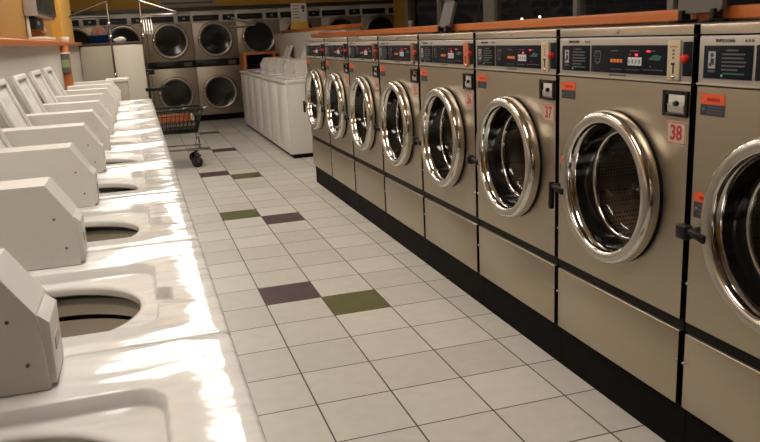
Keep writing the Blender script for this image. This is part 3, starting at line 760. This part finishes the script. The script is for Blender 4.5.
# ------------------------------------------------------------------ soap dispenser and oddments above the left ledge
t = thing('soap_dispenser', 'grey wall-mounted vending dispenser with dark green front on the yellow wall', 'dispenser', (-1.297, 3.4, 1.66))
mb = MB(); mb.box((0, -.70, 0), (.10, .70, .85), GREYM, .006); mb.build('housing', t)
mb = MB(); mb.box((.10, -.70, .03), (.115, .70, .85), DKGREEN, .004); mb.build('front_panel', t)
mb = MB(); mb.box((.0, -.60, -.10), (.06, -.02, 0), BLACK, .004); mb.box((.06, -.45, -.06), (.064, -.30, -.03), INK); mb.build('delivery_chute', t)
mb = MB(); mb.tube([(-1.285, 2.76, 1.462), (-1.285, 2.76, 1.66)], .014, WPLAST, 10); tag(mb.build('conduit'), 'thin cream pipe rising from the orange ledge to the dispenser', 'pipe')
mb = MB(); mb.tube([(.03, -.10, -.03), (.035, -.05, -.06), (.04, .16, -.10)], .022, WPLAST, 12); o = mb.build('nozzle', t); o['label'] = 'white nozzle'
mb = MB(); loft(mb, [rrect(.05, .42, 0), rrect(.06, .44, .03), rrect(.056, .436, .03), rrect(.047, .417, .006)], WPLAST, True, True); o = mb.build('white_tray'); o.location = (-1.18, 2.62, 1.462)
tag(o, 'long white tray on the orange ledge below the dispenser', 'tray')
mb = MB(); loft(mb, [rrect(.035, .10, 0), rrect(.04, .11, .05), rrect(.036, .106, .05), rrect(.032, .097, .006)], WPLAST, True, True); o = mb.build('white_dish'); o.location = (-1.16, 4.35, 1.462)
tag(o, 'small white dish on the orange ledge beside the yellow pillar', 'dish')

# ------------------------------------------------------------------ laundry cart with hanging rack
def cart():
    t = thing('laundry_cart', 'wire laundry cart with tall hanging rack at the end of the left row', 'laundry cart', (-0.35, 5.22, 0))
    zt, zb = 0.665, 0.41
    L0, L1, B0, B1 = -0.50, 0.49, -0.27, 0.27; l0, l1, b0, b1 = -0.45, 0.41, -0.22, 0.22
    mb = MB()
    mb.tube([(L0, B0, zt), (L1, B0, zt), (L1, B1, zt), (L0, B1, zt)], .013, WIRE, 8, True)
    mb.tube([(l0, b0, zb), (l1, b0, zb), (l1, b1, zb), (l0, b1, zb)], .008, WIRE, 8, True)
    for k in range(21):
        f = k/20
        for (Bt, Bb) in ((B0, b0), (B1, b1)): mb.tube([(L0+(L1-L0)*f, Bt, zt), (l0+(l1-l0)*f, Bb, zb)], .0045, WIRE, 6)
        mb.tube([(l0+(l1-l0)*f, b0, zb), (l0+(l1-l0)*f, b1, zb)], .003, WIRE, 5)
    for k in range(12):
        f = k/11
        for (Lt, Lb) in ((L0, l0), (L1, l1)): mb.tube([(Lt, B0+(B1-B0)*f, zt), (Lb, b0+(b1-b0)*f, zb)], .0045, WIRE, 6)
        mb.tube([(l0, b0+(b1-b0)*f, zb), (l1, b0+(b1-b0)*f, zb)], .003, WIRE, 5)
    for h in (.25, .5, .75):
        a = [l0+(L0-l0)*h, l1+(L1-l1)*h, b0+(B0-b0)*h, b1+(B1-b1)*h]; z = zb+(zt-zb)*h
        mb.tube([(a[0], a[2], z), (a[1], a[2], z), (a[1], a[3], z), (a[0], a[3], z)], .0045, WIRE, 6, True)
    bk = mb.build('basket', t); bk['label'] = 'dark green coated wire basket'
    mb = MB(); mb.box((l0+.02, b0+.015, zb+.012), (l1-.02, b1-.015, zb+.03), BLACK, .004); mb.build('basket_floor', bk)
    mb = MB(); mb.box((L0+.04, b0-.006, .525), (L1-.14, b0+.002, .625), ORMETER, .002)
    o = mb.build('label_band', bk); o['label'] = 'orange red band inside the wire basket'
    mb = MB(); mb.box((L1-.135, b0-.008, .540), (L1-.10, b0, .615), WPLAST, .002); mb.build('white_tag', bk)
    mb = MB(); mb.tube([(L1, B0+.02, zt), (L1+.03, B0+.02, zt+.012), (L1+.05, B0+.04, zt+.025), (L1+.05, B1-.04, zt+.025), (L1+.03, B1-.02, zt+.012), (L1, B1-.02, zt)], .010, CARTST); mb.build('push_handle', t)
    mb = MB()
    for y in (b0+.01, b1-.01): mb.tube([(l0, y, .215), (l1+.06, y, .205)], .009, CARTST)
    for x in (l0, l1+.02): mb.tube([(x, b0+.01, .21), (x, b1-.01, .21)], .009, CARTST)
    mb.build('lower_frame', t)
    for x in (l0+.01, l1-.01):
        for y in (b0+.01, b1-.01):
            mb = MB(); mb.tube([(x, y, zb), (x+.02*(1 if x > 0 else -1), y, .30), (x, y, .21), (x, y, .13)], .010, CARTST); mb.build('leg', t)
            s = 1 if x > 0 else -1
            mb = MB(); mb.lathe([(0.055, -.014), (0.062, -.010), (0.062, .010), (0.055, .014), (.02, .016), (0, .016)], (0, 0, 0), 1, RUBBER, 24); mb.lathe([(0, -.016), (.02, -.016), (.055, -.014)], (0, 0, 0), 1, DCHROME, 24)
            fk = MB()
            for d in (-.02, .02): fk.prism([(x-.018, .14), (x+.018, .14), (x-.02+.012, .05), (x-.045, .05)], 1, y+d-.002, y+d+.002, BROWNT)
            fk.box((x-.025, y-.024, .135), (x+.025, y+.024, .145), BROWNT, .002)
            fko = fk.build('caster', t); w = mb.build('wheel', fko); w.location = (x-.027, y, .062)
    # rack
    def pole(px, sgn):
        mb = MB(); mb.tube([(px, 0, .42), (px, 0, 1.86)], .012, BROWNT, 10); p = mb.build('rack_pole', t); p['label'] = 'tall dark rack pole'
        mb = MB(); mb.tube([(px, 0, 1.855), (px, 0, 1.873), (px+sgn*.015, 0, 1.872), (px+sgn*.38, -.05, 1.742), (px+sgn*.40, -.06, 1.728), (px+sgn*.38, -.05, 1.718), (px, 0, 1.712)], .0085, CARTST if sgn > 0 else BROWNT, 8)
        mb.build('hanging_arm', t)
        for z in (1.64, 1.50, 1.09):
            mb = MB(); mb.lathe([(.013, -.02), (.020, -.02), (.020, .02), (.013, .02)], (px, 0, z), 2, CARTST, 16); mb.tube([(px, -.015, z), (px+.0, -.045, z)], .007, CARTST); mb.build('pole_clamp', t)
    pole(-0.40, -1); pole(-0.055, 1)
    mb = MB(); mb.box((-.075, -.03, 1.07), (.02, .03, 1.13), BLACK, .005); mb.build('rack_bracket', t)
    mb = MB(); mb.box((-.10, -.02, .885), (.17, .012, .925), BLACK, .008); mb.build('rack_bracket', t)
    mb = MB(); mb.box((-.44, -.018, .395), (-.02, .018, .42), BROWNT, .004); mb.build('rack_base', t)
cart()
def hanger(loc, rot, label, group, sc=1.0):
    mb = MB(); w, h = .20*sc, .15*sc
    mb.tube([(0, -.0, 0.0), (0, .018, .01), (0, .022, .03), (0, 0, .05), (0, -.022, .035)][::-1], .0035, WPLAST, 6)
    mb.tube([(0, 0, 0), (0, w, -h*.75), (0, w*1.02, -h*.9), (0, w*.95, -h), (0, -w*.95, -h), (0, -w*1.02, -h*.9), (0, -w, -h*.75)], .006, WPLAST, 8, True)
    o = mb.build('clothes_hanger'); o.location = loc; o.rotation_euler = rot
    return tag(o, label, 'hanger', group)
for k in range(4): hanger((-0.385+.027*k, 5.215, 1.664), (0, 0, 0), 'white plastic hanger in the bunch on the cart rack', 'white hangers on the cart rack')
mb = MB(); mb.tube([(1.17, 10.30, 1.636), (1.60, 10.26, 1.655), (1.635, 10.26, 1.672), (1.60, 10.26, 1.690), (1.20, 10.30, 1.800)], .012, WPLAST, 8, True)
mb.lathe([(0, 0), (.03, 0), (.03, .055), (0, .055)], (1.185, 10.285, 1.72), 1, CHROME, 16)
tag(mb.build('bracket'), 'bright triangular rail loop fixed to the dryers beside the far white washers', 'bracket')

# ------------------------------------------------------------------ things along the right ledge
# orange-edged dark folding table at the end of the far row
t = thing('folding_table', 'dark folding table with orange edges past the far white washers', 'table', (1.47, 9.42, 0))
mb = MB(); mb.box((-.27, -.30, 1.150), (.30, .30, 1.192), ORANGE, .004); mb.build('table_top', t)
for s in (-1, 1):
    mb = MB(); mb.box((s*.245-.025, -.29, 0), (s*.245+.025, .29, 1.150), ORANGE, .004); mb.build('leg', t)
mb = MB(); mb.box((-.22, .24, .10), (.22, .26, 1.150), BLACK); mb.build('back_panel', t)
# small sign standing on the far ledge
t = thing('counter_sign', 'white notice on a yellow stand on the far orange ledge', 'sign', (2.05, 8.45, 1.525))
mb = MB(); mb.prism([(-.15, 0), (.15, 0), (.125, .12), (-.125, .12)], 1, -.03, .03, YELLOW2, .004); mb.build('stand', t)
mb = MB(); mb.box((-.125, -.012, .12), (.125, .012, .40), PAPER, .003)
for k, w in enumerate((.10, .08, .10, .09, .11)): mb.box((-.10, -.0135, .355-k*.045), (-.10+w, -.012, .365-k*.045), GREYINK)
mb.lathe([(0, -.014), (.03, -.014), (.03, -.012)], (.07, 0, .335), 1, PURPLE, 20); mb.box((.06, -.0135, .26), (.085, -.012, .30), PURPLE)
mb.build('sign_board', t)
def ledge_panel(y, label, w, h, lean):
    t = thing('ledge_panel', label, 'panel', (1.665, y, 1.379), 0)
    mb = MB(); c, s = math.cos(lean), math.sin(lean)
    tb = bmesh.new(); bmesh.ops.create_cube(tb, size=1); bmesh.ops.scale(tb, vec=(.022, w, h), verts=tb.verts)
    bmesh.ops.bevel(tb, geom=[e for e in tb.edges if abs(e.verts[0].co.x-e.verts[1].co.x) > .01], offset=.022, segments=4, affect='EDGES', profile=.5)
    mb.merge(tb, GREYP, False, Matrix.Translation((0.01, 0, .035)) @ Matrix.Rotation(lean, 4, 'Y') @ Matrix.Translation((0, 0, h/2)))
    mb.build('panel_board', t)
    mb = MB(); T = Matrix.Translation((0.01, 0, .035)) @ Matrix.Rotation(lean, 4, 'Y')
    for (a, b, zz, m) in ((-w*.42, w*.42, h+.012, BLACK), (-w*.18, w*.18, h+.026, WPLAST)):
        tb = bmesh.new(); bmesh.ops.create_cube(tb, size=1); bmesh.ops.scale(tb, vec=(.034, b-a, .026), verts=tb.verts)
        mb.merge(tb, m, False, T @ Matrix.Translation((0, 0, zz)))
    mb.build('top_clip', t)
    for q in (-1, 1):
        mb = MB(); mb.box((-.05, q*w*.36-.03, 0), (.05, q*w*.36+.03, .010), BLACK, .003); mb.box((-.015, q*w*.36-.014, .006), (.03, q*w*.36+.014, .05), BLACK, .004); mb.build('foot', t)
ledge_panel(1.45, 'small grey panel leaning on two black feet on the orange ledge, above the row middle', .20, .19, .30)
ledge_panel(-1.262, 'large grey rounded panel on two black feet on the orange ledge above washer 38', .255, .24, .10)
# dark counter beyond the ledge
t = thing('long_counter', 'dark-topped counter beyond the orange ledge near the yellow pillar', 'counter', (3.08, 6.5, 0))
mb = MB(); mb.box((-.25, -1.3, 0), (.25, 1.3, 1.425), DKWOOD); mb.build('counter_base', t)
mb = MB(); mb.box((-.28, -1.35, 1.425), (.28, 1.35, 1.452), DKWOOD, .004); mb.build('counter_top', t)
# lamps seen outside in the night
def lamp(x, y, z, s, label):
    t = thing('street_lamp', label, 'lamp', (x, y, -0.15)); 
    mb = MB(); mb.tube([(0, 0, 0), (0, 0, z+.15-s)], .03, BLACK); mb.build('post', t)
    e = mat('lamp_glow', (1, .9, .8), .5, emit=(1, .85, .7), es=6)
    mb = MB(); mb.lathe([(0, -s), (s*.7, -s*.7), (s, 0), (s*.7, s*.7), (0, s)], (0, 0, z+.15), 2, e, 16); mb.build('lamp_globe', t)
lamp(9, 14.12, 1.575, .032, 'left one of the two small lit lamps outside the dark window'); lamp(9, 13.20, 1.597, .032, 'right one of the two small lit lamps outside the dark window')
mb = MB(); mb.lathe([(0, 0), (.026, 0), (.034, .085), (.036, .088), (.033, .086), (.025, .006), (0, .006)], (0, 0, 0), 2, CLOTHW, 20)
o = mb.build('paper_cup'); o.location = (2.95, 5.72, 1.452); tag(o, 'small white paper cup standing on the dark counter beyond the orange ledge', 'cup')
